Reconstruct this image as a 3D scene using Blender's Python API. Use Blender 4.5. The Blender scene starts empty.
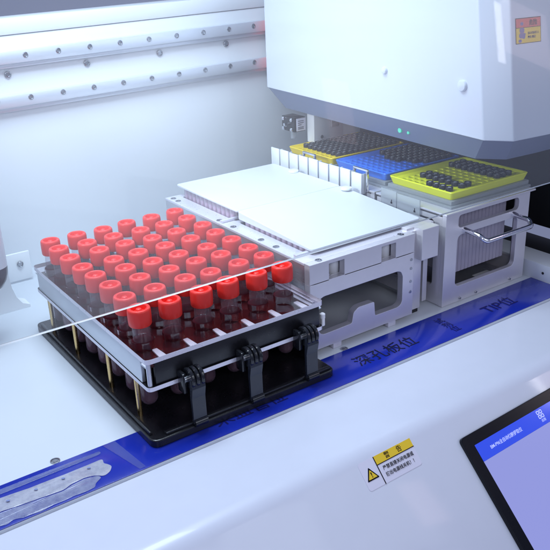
import bpy, bmesh, math, random
from mathutils import Vector, Matrix
random.seed(7)
PI = math.pi
scn = bpy.context.scene
COL = scn.collection
DECK = -0.78            # height of the instrument deck
PLATE = -0.222          # top face of the tube rack's upper plate

# ------------------------------------------------------------------ materials
def P(name, col, rough=.4, metal=0., coat=0., spec=.5, emis=None, noise=0., nscale=8., bump=0., bscale=200., alpha=1., brushed=None, cnoise=0.):
    m = bpy.data.materials.new(name); m.use_nodes = True
    nt = m.node_tree; b = nt.nodes['Principled BSDF']
    b.inputs['Base Color'].default_value = (*col, 1)
    b.inputs['Roughness'].default_value = rough
    b.inputs['Metallic'].default_value = metal
    b.inputs['Coat Weight'].default_value = coat
    b.inputs['Coat Roughness'].default_value = .06
    b.inputs['Specular IOR Level'].default_value = spec
    b.inputs['Alpha'].default_value = alpha
    if emis:
        b.inputs['Emission Color'].default_value = (*emis[0], 1); b.inputs['Emission Strength'].default_value = emis[1]
    if noise or bump or cnoise:
        tc = nt.nodes.new('ShaderNodeTexCoord'); vec = tc.outputs['Object']
        if brushed:
            mp = nt.nodes.new('ShaderNodeMapping'); mp.inputs['Scale'].default_value = brushed
            nt.links.new(vec, mp.inputs['Vector']); vec = mp.outputs['Vector']
    if noise:
        n = nt.nodes.new('ShaderNodeTexNoise'); n.inputs['Scale'].default_value = nscale; n.inputs['Detail'].default_value = 6
        nt.links.new(vec, n.inputs['Vector'])
        r = nt.nodes.new('ShaderNodeMapRange'); r.inputs[3].default_value = max(.01, rough - noise); r.inputs[4].default_value = rough + noise
        nt.links.new(n.outputs['Fac'], r.inputs[0]); nt.links.new(r.outputs[0], b.inputs['Roughness'])
    if cnoise:
        n2 = nt.nodes.new('ShaderNodeTexNoise'); n2.inputs['Scale'].default_value = nscale * 1.7; n2.inputs['Detail'].default_value = 8
        nt.links.new(vec, n2.inputs['Vector'])
        mx = nt.nodes.new('ShaderNodeMix'); mx.data_type = 'RGBA'
        mx.inputs[6].default_value = (*[c * (1 - cnoise) for c in col], 1); mx.inputs[7].default_value = (*[min(1, c * (1 + cnoise * .5)) for c in col], 1)
        nt.links.new(n2.outputs['Fac'], mx.inputs[0]); nt.links.new(mx.outputs[2], b.inputs['Base Color'])
    if bump:
        n3 = nt.nodes.new('ShaderNodeTexNoise'); n3.inputs['Scale'].default_value = bscale; n3.inputs['Detail'].default_value = 3
        nt.links.new(vec, n3.inputs['Vector'])
        bp = nt.nodes.new('ShaderNodeBump'); bp.inputs['Strength'].default_value = bump; bp.inputs['Distance'].default_value = .01
        nt.links.new(n3.outputs['Fac'], bp.inputs['Height']); nt.links.new(bp.outputs['Normal'], b.inputs['Normal'])
    return m

def clear(name, tint, refl=.04, rough=.03, milk=0., milkcol=(.8, .85, .9), fres=True, soft=0., patchy=0.):
    """clear plastic / glass sheet: light passes straight through, the surface mirrors; a milky share scatters"""
    m = bpy.data.materials.new(name); m.use_nodes = True
    nt = m.node_tree; nt.nodes.clear()
    out = nt.nodes.new('ShaderNodeOutputMaterial')
    tr = nt.nodes.new('ShaderNodeBsdfTransparent'); tr.inputs[0].default_value = (*tint, 1)
    gl = nt.nodes.new('ShaderNodeBsdfGlossy'); gl.inputs['Roughness'].default_value = rough
    base = tr.outputs[0]
    if milk:
        df = nt.nodes.new('ShaderNodeBsdfDiffuse'); df.inputs[0].default_value = (*milkcol, 1)
        tl = nt.nodes.new('ShaderNodeBsdfTranslucent'); tl.inputs[0].default_value = (*milkcol, 1)
        md = nt.nodes.new('ShaderNodeMixShader'); md.inputs[0].default_value = .5
        nt.links.new(df.outputs[0], md.inputs[1]); nt.links.new(tl.outputs[0], md.inputs[2])
        mm = nt.nodes.new('ShaderNodeMixShader'); mm.inputs[0].default_value = milk
        if patchy:
            tc = nt.nodes.new('ShaderNodeTexCoord'); nz = nt.nodes.new('ShaderNodeTexNoise'); nz.inputs['Scale'].default_value = 11; nz.inputs['Detail'].default_value = 9; nz.inputs['Roughness'].default_value = .7
            nt.links.new(tc.outputs['Object'], nz.inputs['Vector'])
            mr = nt.nodes.new('ShaderNodeMapRange'); mr.inputs[1].default_value = .35; mr.inputs[2].default_value = .62; mr.inputs[3].default_value = milk * (1 - patchy); mr.inputs[4].default_value = min(1, milk * (1 + patchy * .4))
            nt.links.new(nz.outputs['Fac'], mr.inputs[0]); nt.links.new(mr.outputs[0], mm.inputs[0])
        nt.links.new(base, mm.inputs[1]); nt.links.new(md.outputs[0], mm.inputs[2]); base = mm.outputs[0]
    mx = nt.nodes.new('ShaderNodeMixShader')
    if fres:
        lw = nt.nodes.new('ShaderNodeLayerWeight'); lw.inputs['Blend'].default_value = .5
        pw = nt.nodes.new('ShaderNodeMath'); pw.operation = 'POWER'; pw.inputs[1].default_value = 5
        mu = nt.nodes.new('ShaderNodeMath'); mu.operation = 'MULTIPLY_ADD'; mu.inputs[1].default_value = 1 - refl; mu.inputs[2].default_value = refl
        mu.use_clamp = True
        nt.links.new(lw.outputs['Facing'], pw.inputs[0]); nt.links.new(pw.outputs[0], mu.inputs[0]); nt.links.new(mu.outputs[0], mx.inputs[0])
    else:
        mx.inputs[0].default_value = refl
    refl_out = gl.outputs[0]
    if soft:      # part of the sheet's mirror image is blurred to spread the haze
        g2 = nt.nodes.new('ShaderNodeBsdfGlossy'); g2.inputs['Roughness'].default_value = soft
        ms = nt.nodes.new('ShaderNodeMixShader'); ms.inputs[0].default_value = .90
        nt.links.new(gl.outputs[0], ms.inputs[1]); nt.links.new(g2.outputs[0], ms.inputs[2]); refl_out = ms.outputs[0]
    nt.links.new(base, mx.inputs[1]); nt.links.new(refl_out, mx.inputs[2])
    nt.links.new(mx.outputs[0], out.inputs[0])
    return m

M = {}
M['deck'] = P('deck_paint', (.66, .70, .75), .30, noise=.02, nscale=3, bump=.02, bscale=260, cnoise=.015)
M['wall'] = P('wall_paint', (.86, .88, .90), .35, noise=.08, nscale=4, bump=.02, bscale=260)
M['panel'] = P('panel_paint', (.67, .69, .79), .34, coat=.25, noise=.06, nscale=4, bump=.035, bscale=330, cnoise=.03)
M['head'] = P('head_paint', (.68, .71, .78), .32, coat=.3, noise=.05, nscale=3, bump=.02, bscale=300)
M['headbase'] = P('head_base_grey', (.16, .19, .28), .38, noise=.08, nscale=5, bump=.03, bscale=250)
M['alu'] = P('anodised_aluminium', (.80, .78, .82), .36, metal=.5, noise=.08, nscale=9, bump=.05, bscale=420, cnoise=.05)
M['alud'] = P('brushed_aluminium', (.58, .58, .63), .30, metal=.85, noise=.10, nscale=6, bump=.08, bscale=60, brushed=(1, 1, 30))
M['rail'] = P('ground_steel', (.74, .77, .83), .34, metal=.4, noise=.08, nscale=5, bump=.06, bscale=50, brushed=(1, 20, 20))
M['steel'] = P('screw_steel', (.42, .43, .46), .28, metal=1., noise=.08, nscale=30)
M['chrome'] = P('polished_chrome', (.80, .80, .84), .09, metal=1., noise=.03, nscale=20)
M['mirror'] = P('mirror_polished_plate', (.36, .40, .46), .05, metal=1., noise=.02, nscale=12, bump=.01, bscale=40)
M['acryl'] = clear('clear_acrylic_plate', (.94, .91, .93), .04, .02)
M['edge'] = P('bright_cut_edge', (.80, .78, .86), .30, metal=.35, noise=.1, nscale=20)
M['silver'] = P('silver_inner_plate', (.66, .72, .78), .32, metal=.2, noise=.08, nscale=8)
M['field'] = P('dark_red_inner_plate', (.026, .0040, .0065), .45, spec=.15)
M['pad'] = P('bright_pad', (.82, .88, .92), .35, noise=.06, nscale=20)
M['side'] = P('satin_side_plate', (.66, .70, .76), .34, metal=.75, noise=.08, nscale=8, bump=.05, bscale=80, brushed=(1, 1, 12))
M['black'] = P('black_plastic', (.010, .010, .013), .30, noise=.12, nscale=14, bump=.06, bscale=180)
M['blackgloss'] = P('black_gloss_latch', (.012, .013, .017), .16, noise=.06, nscale=20)
M['strap'] = P('latch_strap', (.020, .024, .036), .24, noise=.08, nscale=20)
M['blackmatt'] = P('dark_interior', (.012, .012, .016), .6)
M['brass'] = P('brass', (.72, .52, .24), .28, metal=1., noise=.08, nscale=25)
M['cap'] = P('red_cap', (.88, .040, .030), .36, noise=.07, nscale=18, bump=.04, bscale=90)
M['tube'] = clear('clear_tube', (.95, .92, .95), .04, .06, milk=.11, milkcol=(.74, .66, .74))
M['tubelow'] = clear('liquid_filled_tube_end', (.93, .86, .92), .05, .10, milk=.36, milkcol=(.62, .42, .55))  # milky purple painted in for the reflections on the tube ends
M['blood'] = P('blood', (.060, .0055, .012), .45, spec=.12)
M['blue'] = P('blue_acrylic', (.013, .030, .37), .16, noise=.05, nscale=9, bump=.02, bscale=14, cnoise=.08)
M['ink'] = P('black_ink', (.006, .006, .010), .6, spec=.1)
M['inkblue'] = P('faded_dark_ink', (.010, .010, .10), .5, spec=.2)
M['striptext'] = P('worn_ink', (.010, .010, .03), .5, spec=.2)
M['film'] = clear('clouded_film', (.85, .86, .95), .10, .14, milk=.74, milkcol=(.95, .96, 1.), patchy=.35)  # milky tones painted for what the blue strip mirrors
M['film2'] = clear('thin_clouded_film', (.80, .82, .95), .10, .14, milk=.42, milkcol=(.86, .90, 1.), patchy=.45)
M['film3'] = clear('thin_film', (.85, .88, .98), .08, .12, milk=.22, milkcol=(.60, .70, .95), patchy=.6)
M['film4'] = clear('faint_tape', (.9, .92, 1.), .05, .12, milk=.09, milkcol=(.60, .70, .95))
M['filmdot'] = P('film_dot', (.22, .27, .50), .5)
M['frost'] = clear('frosted_plastic', (.90, .92, .95), .06, .25, milk=.55, milkcol=(.80, .83, .86))
M['frost2'] = P('ribbed_tip_box', (.40, .37, .44), .32, noise=.06, nscale=12)
M['cover'] = P('frosted_cover', (.77, .79, .83), .42, coat=.15, noise=.1, nscale=7, bump=.03, bscale=25, cnoise=.03)
M['milk'] = P('white_polypropylene', (.86, .88, .90), .24, coat=.4, noise=.05, nscale=6)
M['well'] = clear('well_wall', (.95, .90, .96), .06, .15, milk=.62, milkcol=(.88, .84, .92))
M['pink'] = P('pink_reagent', (.86, .56, .73), .4)
M['fin'] = P('white_comb_plastic', (.80, .82, .86), .34, noise=.05, nscale=9)
M['yellow'] = P('yellow_plastic', (.90, .66, .012), .34, noise=.06, nscale=10)
M['bluep'] = P('blue_plastic', (.05, .22, .86), .34, noise=.06, nscale=10)
M['lime'] = P('lime_plastic', (.78, .80, .015), .34, noise=.06, nscale=10)
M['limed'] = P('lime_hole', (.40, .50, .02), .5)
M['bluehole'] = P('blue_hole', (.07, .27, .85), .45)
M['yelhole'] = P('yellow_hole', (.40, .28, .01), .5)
M['tip'] = P('black_tip', (.010, .011, .014), .34)
M['filter'] = P('tip_filter', (.55, .57, .62), .6)
M['red'] = P('red_end_seal', (.75, .03, .03), .4)
M['white'] = P('white_print', (.82, .82, .84), .45)
M['paper'] = P('label_paper', (.72, .70, .82), .38, noise=.05, nscale=12)
M['labyel'] = P('label_yellow', (.84, .56, .01), .42)
M['labred'] = P('label_red', (.70, .10, .08), .42)
M['figure'] = P('figure_ink', (.16, .13, .32), .5)
M['led'] = P('green_lamp', (.1, .5, .35), .4, emis=((.05, .75, .45), .35))
M['scr'] = P('screen_page', (.02, .02, .04), .12, emis=((.29, .32, .73), .95))
M['hdr'] = P('screen_header', (.01, .02, .08), .12, emis=((.028, .070, .78), .95))
M['scrtxt'] = P('screen_text', (.2, .2, .3), .3, emis=((.42, .50, 1.), .9))
M['bezel'] = P('tablet_bezel', (.003, .004, .008), .22, spec=.2)
M['glassedge'] = P('polished_glass_edge', (.90, .96, .97), .16, metal=.85, noise=.05)
M['glass'] = clear('window_glass', (.965, .985, .99), .05, .0, milk=.03, milkcol=(.8, .88, 1.), soft=.30)  # milky share and blur stand in for the haze of reflections
M['drop'] = P('white_tab', (.80, .83, .88), .4)

# ------------------------------------------------------------------ helpers
def world_origin(o):
    v = Vector((0, 0, 0))
    while o: v += o.location; o = o.parent
    return v

def link_mesh(name, verts, faces, mat, parent=None, smooth=False, angle=None, mats=None, fmats=None):
    org = world_origin(parent) if parent else Vector((0, 0, 0))
    me = bpy.data.meshes.new(name)
    me.from_pydata([tuple(Vector(v) - org) for v in verts], [], faces)
    bm = bmesh.new(); bm.from_mesh(me)
    bmesh.ops.recalc_face_normals(bm, faces=bm.faces); bm.to_mesh(me); bm.free()
    for m in (mats or [mat]): me.materials.append(m)
    if fmats: me.polygons.foreach_set('material_index', fmats)
    if smooth:
        me.polygons.foreach_set('use_smooth', [True] * len(me.polygons))
        if angle: me.set_sharp_from_angle(angle=math.radians(angle))
    me.update()
    o = bpy.data.objects.new(name, me); COL.objects.link(o)
    if parent: o.parent = parent
    return o

class MB:
    def __init__(s): s.v = []; s.f = []
    def add(s, verts, faces):
        n = len(s.v); s.v += [tuple(v) for v in verts]; s.f += [[i + n for i in f] for f in faces]; return s
    def box(s, x0, x1, y0, y1, z0, z1, b=.006):
        bm = bmesh.new(); bmesh.ops.create_cube(bm, size=1)
        for v in bm.verts: v.co = Vector(((x0 + x1) / 2 + v.co.x * (x1 - x0), (y0 + y1) / 2 + v.co.y * (y1 - y0), (z0 + z1) / 2 + v.co.z * (z1 - z0)))
        b = min(b, .3 * min(x1 - x0, y1 - y0, z1 - z0))
        if b > 0: bmesh.ops.bevel(bm, geom=bm.edges[:], offset=b, segments=2, profile=.5, affect='EDGES')
        bm.verts.index_update()
        s.add([v.co[:] for v in bm.verts], [[v.index for v in f.verts] for f in bm.faces]); bm.free(); return s
    def lathe(s, prof, c=(0, 0, 0), n=28, axis='z', close=False):
        """profile of (radius, height)"""
        vs = []; fs = []
        for r, h in prof:
            for k in range(n):
                a = 2 * PI * k / n; x, y = r * math.cos(a), r * math.sin(a)
                p = {'z': (x, y, h), 'y': (x, h, y), 'x': (h, x, y)}[axis]
                vs.append((p[0] + c[0], p[1] + c[1], p[2] + c[2]))
        for i in range(len(prof) - 1):
            for k in range(n):
                fs.append([i * n + k, i * n + (k + 1) % n, (i + 1) * n + (k + 1) % n, (i + 1) * n + k])
        fs.append(list(range(n))[::-1]); fs.append([(len(prof) - 1) * n + k for k in range(n)])
        return s.add(vs, fs)
    def tube(s, pts, r, n=14):
        pts = [Vector(p) for p in pts]; vs = []; fs = []
        up = Vector((.13, .31, .94)).normalized()
        for i, p in enumerate(pts):
            t = (pts[min(i + 1, len(pts) - 1)] - pts[max(i - 1, 0)]).normalized()
            a = t.cross(up).normalized(); b = t.cross(a)
            for k in range(n):
                an = 2 * PI * k / n; vs.append(p + (a * math.cos(an) + b * math.sin(an)) * r)
        for i in range(len(pts) - 1):
            for k in range(n): fs.append([i * n + k, i * n + (k + 1) % n, (i + 1) * n + (k + 1) % n, (i + 1) * n + k])
        fs.append(list(range(n))); fs.append([(len(pts) - 1) * n + k for k in range(n)])
        return s.add(vs, fs)
    def build(s, name, mat, parent=None, smooth=True, angle=35): return link_mesh(name, s.v, s.f, mat, parent, smooth, angle)

def rrect(x0, x1, y0, y1, r, n=6):
    pts = []
    for cx, cy, a0 in ((x1 - r, y1 - r, 0), (x0 + r, y1 - r, 90), (x0 + r, y0 + r, 180), (x1 - r, y0 + r, 270)):
        for k in range(n + 1):
            a = math.radians(a0 + 90 * k / n); pts.append((cx + r * math.cos(a), cy + r * math.sin(a)))
    return pts
def circ(cx, cy, r, n=24): return [(cx + r * math.cos(2 * PI * k / n), cy + r * math.sin(2 * PI * k / n)) for k in range(n)]
def roundpoly(pts, r, n=5):
    """round every corner of a polygon"""
    out = []; N = len(pts)
    for i in range(N):
        p = Vector(pts[i]); a = Vector(pts[i - 1]); b = Vector(pts[(i + 1) % N])
        d1 = (a - p); d2 = (b - p); t = min(r, d1.length * .45, d2.length * .45)
        s, e = p + d1.normalized() * t, p + d2.normalized() * t
        for k in range(n + 1):
            u = k / n; out.append(tuple((1 - u) ** 2 * s + 2 * u * (1 - u) * p + u * u * e))
    return out

def sheet(outer, holes, t, fmap, bevel=.003):
    """flat plate with openings, thickness t; fmap takes (u, v, w) to the world. Returns (verts, faces)"""
    cu = bpy.data.curves.new('tmp', 'CURVE'); cu.dimensions = '2D'; cu.fill_mode = 'BOTH'
    cu.extrude = max(t / 2 - bevel, 0); cu.bevel_depth = bevel; cu.bevel_resolution = 1; cu.offset = -bevel
    for loop in [outer] + list(holes):
        sp = cu.splines.new('POLY'); sp.points.add(len(loop) - 1); sp.use_cyclic_u = True
        for p, q in zip(sp.points, loop): p.co = (q[0], q[1], 0, 1)
    o = bpy.data.objects.new('tmp', cu); COL.objects.link(o)
    dg = bpy.context.evaluated_depsgraph_get(); dg.update()
    me = bpy.data.meshes.new_from_object(o.evaluated_get(dg))
    vs = [fmap(*v.co) for v in me.vertices]; fs = [list(p.vertices) for p in me.polygons]
    bpy.data.objects.remove(o); bpy.data.curves.remove(cu); bpy.data.meshes.remove(me)
    bm = bmesh.new(); bv = [bm.verts.new(v) for v in vs]
    for f in fs:
        try: bm.faces.new([bv[i] for i in f])
        except ValueError: pass
    bmesh.ops.remove_doubles(bm, verts=bm.verts, dist=1e-5)
    bm.verts.index_update()
    r = ([tuple(v.co) for v in bm.verts], [[v.index for v in f.verts] for f in bm.faces]); bm.free()
    return r
def FRONT(y):  return lambda u, v, w: (u, y + w, v)         # u = x, v = z
def SIDE(x):   return lambda u, v, w: (x + w, u, v)         # u = y, v = z
def FLAT(z):   return lambda u, v, w: (u, v, z + w)

def tag(o, label, cat, group=None, kind=None):
    if label: o['label'] = label
    if cat: o['category'] = cat
    if group: o['group'] = group
    if kind: o['kind'] = kind
    return o
def thing(name, label, cat, loc=(0, 0, 0), group=None):
    o = bpy.data.objects.new(name, None); COL.objects.link(o); o.location = loc; o.empty_display_size = .1
    return tag(o, label, cat, group)
def copy_tree(o, parent=None):
    c = o.copy(); COL.objects.link(c)
    if parent: c.parent = parent
    for ch in list(o.children): copy_tree(ch, c)
    return c
def text(name, body, size, origin, ux, uy, mat, parent, align='LEFT', bold=0., sx=1., va='BOTTOM_BASELINE', shear=0.):
    cu = bpy.data.curves.new(name, 'FONT'); cu.body = body; cu.size = size; cu.align_x = align; cu.align_y = 'CENTER' if va == 'CENTER' else 'BOTTOM_BASELINE'
    cu.offset = bold; cu.extrude = .0002; cu.materials.append(mat); cu.resolution_u = 3
    to = bpy.data.objects.new('tmp', cu); COL.objects.link(to)
    dg = bpy.context.evaluated_depsgraph_get(); dg.update()
    me = bpy.data.meshes.new_from_object(to.evaluated_get(dg)); bpy.data.objects.remove(to); bpy.data.curves.remove(cu)
    o = bpy.data.objects.new(name, me); COL.objects.link(o); o.parent = parent
    ux = Vector(ux).normalized(); uy = Vector(uy).normalized(); uz = ux.cross(uy)
    m = Matrix((ux * sx, uy, uz)).transposed().to_4x4(); m.translation = Vector(origin) - world_origin(parent)
    o.matrix_local = m
    return o
ORD = ['first', 'second', 'third', 'fourth', 'fifth', 'sixth', 'seventh', 'eighth', 'ninth', 'tenth', 'eleventh', 'twelfth']

# ------------------------------------------------------------------ camera
R = ((0.81597791, -0.57698833, -0.03556014), (-0.25096468, -0.29815697, -0.92093383), (0.52076558, 0.76038601, -0.38809319))
cam = bpy.data.cameras.new('camera'); co = bpy.data.objects.new('camera', cam); COL.objects.link(co)
mt = Matrix((R[0], [-c for c in R[1]], [-c for c in R[2]])).transposed().to_4x4()
mt.translation = (-1.75752, -4.07291, 2.01312); co.matrix_world = mt
cam.sensor_width = 36; cam.lens = 50.4544; cam.clip_end = 200; cam.clip_start = .05
cam.dof.use_dof = True; cam.dof.focus_distance = 5.0; cam.dof.aperture_fstop = 0.0
cam.dof.use_dof = False
scn.camera = co

# ------------------------------------------------------------------ setting: deck, walls, front panel
mb = MB(); mb.box(-4, 4.6, -.519, 3.4, DECK - .12, DECK, .004)
tag(mb.build('deck', M['deck']), 'pale grey-white instrument deck under the racks', None, kind='structure')

wall = thing('back_wall', 'white metal back wall carrying two steel rails', 'wall', (0, 3.1, DECK))
YW = 3.1
def tiltz(x, s=.02): return s * (x - .3)
def tilted(mb_, s=.02): mb_.v = [(x, y, z + tiltz(x, s)) for x, y, z in mb_.v]; return mb_
mb = MB(); mb.box(-4, 4.6, YW, YW + .12, DECK - .1, 1.40, .004); tilted(mb).build('lower_panel', M['wall'], wall)
mb = MB(); mb.box(-4, 4.6, YW - .012, YW + .3, 1.405, 1.545, .01); tilted(mb).build('top_beam', M['wall'], wall)
for px, pz in ((-.5, 1.05), (.335, 1.072), (1.09, 1.078), (1.86, 1.08), (2.64, 1.082)):
    m_ = MB(); m_.lathe([(.030, 0), (.030, -.014), (.024, -.018), (.019, -.018), (.016, -.010), (0.001, -.010)], (px, YW - .001, pz + tiltz(px)), 20, 'y')
    m_.build('screw', M['steel'], wall)

def rail(label, z0, bolts, zb):
    r = thing('linear_rail', label, 'rail', (0, YW, z0), 'linear rails on the back wall')
    m_ = MB(); m_.box(-4, 4.4, YW - .085, YW - .002, z0, z0 + .115, .012); m_.box(-4, 4.4, YW - .055, YW - .002, z0 - .035, z0 + .001, .004)
    tilted(m_).build('rail_body', M['rail'], r)
    for bx in bolts:
        m_ = MB(); m_.lathe([(.024, 0), (.024, -.006), (.019, -.008), (.017, -.003), (.014, -.003), (.001, -.001)], (bx, YW - .084, zb + tiltz(bx)), 18, 'y')
        m_.build('bolt', M['steel'], r)
    return r
rail('upper steel linear rail with hex bolts on the back wall', 1.165, [.496 + .306 * k for k in range(-6, 9)], 1.232)
rail('lower steel linear rail with hex bolts on the back wall', .785, [.487 + .306 * k for k in range(-6, 9)], .862)
for lab, z0 in (('carriage with red end seal on the upper rail beside the head', 1.17), ('carriage with red end seal on the lower rail beside the head', .79)):
    t = thing('rail_carriage', lab, 'carriage', (3.2, YW - .1, z0), 'carriages on the linear rails')
    m_ = MB(); m_.box(3.16, 3.55, YW - .22, YW - .09, z0 - .03, z0 + .23, .012); m_.build('block', M['rail'], t)
    m_ = MB(); m_.box(3.115, 3.158, YW - .21, YW - .09, z0 - .02, z0 + .22, .008); m_.build('end_seal', M['red'], t)

# dark inner side wall and the low ledge on the right
mb = MB(); mb.box(4.5, 4.58, -.5, 3.09, -.6, 1.3, .004)
tag(mb.build('side_wall', M['blackmatt']), 'dark inner side wall right of the tip stand', 'wall')
t = thing('side_ledge', 'low pale ledge along the deck right of the tip stand', 'ledge', (3.85, -.4, DECK))
m_ = MB(); m_.box(3.725, 3.99, -.515, 3.0, DECK - .002, -.622, .006); m_.build('ledge_body', M['deck'], t)
m_ = MB(); m_.box(3.99, 4.49, -.515, 3.0, DECK - .002, -.70, .004); m_.build('dark_channel', M['blackmatt'], t)
m_ = MB(); m_.lathe([(.012, 0), (.012, -.003), (.001, -.003)], (3.724, -.255, -.70), 14, 'x'); m_.build('screw_hole', M['blackmatt'], t)

# front panel: flat lip, rounded fold, slope down at 45 degrees
YF = -1.15; ZF = -.79; TH = math.radians(45)
SD = Vector((0, -math.cos(TH), -math.sin(TH))); SN = Vector((0, -math.sin(TH), math.cos(TH)))
def slope(u, s, h=0.): return Vector((u, YF, ZF)) + SD * s + SN * h
prof = [(-.530, -1.0), (-.530, -.797), (-.537, -.79)]
a = Vector((YF + .075, ZF)); b = Vector((YF, ZF)); c_ = Vector((YF - .075 * math.cos(TH), ZF - .075 * math.sin(TH)))
prof += [tuple((1 - u) ** 2 * a + 2 * u * (1 - u) * b + u * u * c_) for u in [k / 14 for k in range(15)]]
prof += [(YF - 2.6 * math.cos(TH), ZF - 2.6 * math.sin(TH)), (YF - 2.6 * math.cos(TH) + .2, ZF - 2.6 * math.sin(TH) - .2)]
vs = []; fs = []; N = len(prof)
for X in (-4., 5.): vs += [(X, y, z) for y, z in prof]
for i in range(N - 1): fs.append([i, i + 1, N + i + 1, N + i])
tag(link_mesh('front_panel', vs, fs, M['panel'], None, True, 40), 'white front cover of the instrument folding down below the blue strip', 'panel')

# blue strip with its writing
ZS = DECK + .006
strip = thing('blue_strip', 'glossy blue acrylic strip along the front edge of the deck', 'strip', (0, -.33, DECK))
mb = MB(); mb.box(-4, 3.72, -.516, -.14, DECK + .0015, ZS, .001); mb.build('strip_body', M['blue'], strip)
def striptext(body, size, x, y, dx, mat, bold=.002, sx=1., ang=0.):
    text('lettering', body, size, (x, y, ZS + .0025), (math.cos(ang), math.sin(ang), 0), (-math.sin(ang), math.cos(ang), 0), mat, strip, 'LEFT', bold, sx)
striptext('深孔板位', .150, 1.475, -.395, 0, M['striptext'], .0)
striptext('TIP位', .155, 2.86, -.395, 0, M['inkblue'], .0)
striptext('采血管位', .14, .26, -.418, 0, M['inkblue'], .0)
for k_, ch_ in enumerate('试剂位'): striptext(ch_, .085, 2.40, -.275 - .085 * k_, 0, M['inkblue'], .0005)
for n, x, y in (('deck_screw', -.699, -.105), ('deck_screw', 1.56, -.115)):
    m_ = MB(); r = .030
    m_.lathe([(r, 0), (r, .004), (r * .8, .005), (r * .72, -.002), (r * .5, -.002), (r * .45, .003), (.001, .003)], (x, y, DECK + .0005), 22)
    tag(m_.build(n, M['steel']), 'small round screw on the deck left of the tube rack' if x < 0 else 'small round screw on the deck in front of the plate holder', 'screw')

# pale sheets painted for the wavy reflection of the rails in the strip, left
reflection = thing('protective_film', 'crumpled clouded protective film lying on the left of the blue strip', 'film', (-.8, -.38, ZS))
UP = [(-1.6, -.250), (-1.077, -.258), (-.933, -.272), (-.701, -.278), (-.466, -.276), (-.479, -.321), (-.462, -.345), (-.450, -.375), (-.477, -.415), (-.525, -.437), (-.562, -.400), (-.621, -.380), (-.704, -.388), (-.76, -.412), (-.876, -.400), (-.997, -.389), (-1.113, -.376), (-1.6, -.372)]
LO = [(-1.6, -.384), (-1.115, -.385), (-.99, -.397), (-.876, -.408), (-.763, -.421), (-.708, -.398), (-.624, -.389), (-.553, -.412), (-.544, -.439), (-.594, -.470), (-.606, -.497), (-.661, -.506), (-.748, -.498), (-.80, -.505), (-.851, -.500), (-.89, -.508), (-.931, -.512), (-.998, -.502), (-1.023, -.505), (-1.048, -.492), (-1.076, -.484), (-1.111, -.503), (-1.15, -.49), (-1.3, -.506), (-1.6, -.49)]
BA = [(-1.6, -.182), (-1.053, -.182), (-.452, -.190), (-.447, -.205), (-.46, -.222), (-1.067, -.226), (-1.6, -.226)]
def reflectionpart(nm, poly, mat, z, amp):
    vs_, fs_ = sheet(roundpoly(poly, .02), [], .0016, FLAT(z), .0003)
    bm = bmesh.new(); bv = [bm.verts.new(v) for v in vs_]
    for f in fs_: bm.faces.new([bv[i] for i in f])
    bmesh.ops.subdivide_edges(bm, edges=bm.edges[:], cuts=2)
    for v in bm.verts: v.co.z += amp * (math.sin(v.co.x * 37 + v.co.y * 21) + math.sin(v.co.x * 83 - v.co.y * 60 + 1) * .6 + 1.7)
    bm.verts.index_update()
    o = link_mesh(nm, [tuple(v.co) for v in bm.verts], [[v.index for v in f.verts] for f in bm.faces], mat, reflection, True, 60); bm.free(); return o
reflectionpart('upper_sheet', UP, M['film'], ZS + .003, .0005)
reflectionpart('lower_sheet', LO, M['film2'], ZS + .003, .0005)
reflectionpart('edge_sheet', BA, M['film3'], ZS + .003, .0005)
for x in (-1.21, -1.05, -.89, -.728, -.57):
    vs_, fs_ = sheet(roundpoly([(x - .012, -.311), (x - .005, -.322), (x + .006, -.326), (x + .013, -.317), (x + .003, -.307)], .01), [], .001, FLAT(ZS + .0105), .0002)
    link_mesh('film_spot', vs_, fs_, M['filmdot'], reflection)
vs_, fs_ = sheet([(-.41, -.15), (-.33, -.15), (-.29, -.505), (-.33, -.505)], [], .001, FLAT(ZS + .004), .0002)
link_mesh('tape_strip', vs_, fs_, M['film4'], reflection)

# ------------------------------------------------------------------ tube rack
X0, X1, Y0, Y1 = -.122, 1.237, -.28, 1.71
A = .22; BY = .225; NX, NY = 6, 8
rack = thing('tube_rack', 'black and silver metal rack holding the red-capped tubes', 'rack', (.53, .65, DECK))
holes = [circ(i * A, j * BY, .0745) for i in range(NX) for j in range(NY)]
vs_, fs_ = sheet(roundpoly([(X0, Y0), (X1, Y0), (X1, Y1), (X0, Y1)], .035), holes, .034, FLAT(PLATE - .017), .002)
fm = []
for f in fs_:
    p = [Vector(vs_[i]) for i in f[:3]]; n = (p[1] - p[0]).cross(p[2] - p[1])
    rim = max(abs(vs_[f[0]][0] - X0), 0) < .05 or abs(vs_[f[0]][0] - X1) < .05 or abs(vs_[f[0]][1] - Y0) < .05 or abs(vs_[f[0]][1] - Y1) < .05
    fm.append(1 if (n.length > 0 and abs(n.normalized().z) < .9 and rim) else 0)
link_mesh('top_plate', vs_, fs_, None, rack, mats=[M['acryl'], M['edge']], fmats=fm)
holes2 = [circ(i * A, j * BY, .0745, 16) for i in range(NX) for j in range(NY)]
ZL = PLATE - .222
vs_, fs_ = sheet(roundpoly([(X0, Y0), (X1, Y0), (X1, Y1), (X0, Y1)], .035), holes2, .030, FLAT(ZL + .015), .002)
fm = []
for f in fs_:
    p = [Vector(vs_[i]) for i in f[:3]]; n = (p[1] - p[0]).cross(p[2] - p[1])
    rim = abs(vs_[f[0]][0] - X0) < .05 or abs(vs_[f[0]][0] - X1) < .05 or abs(vs_[f[0]][1] - Y0) < .05 or abs(vs_[f[0]][1] - Y1) < .05
    fm.append(1 if (n.length > 0 and abs(n.normalized().z) < .9 and rim) else 0)
link_mesh('lower_plate', vs_, fs_, None, rack, mats=[M['black'], M['edge']], fmats=fm)
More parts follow.
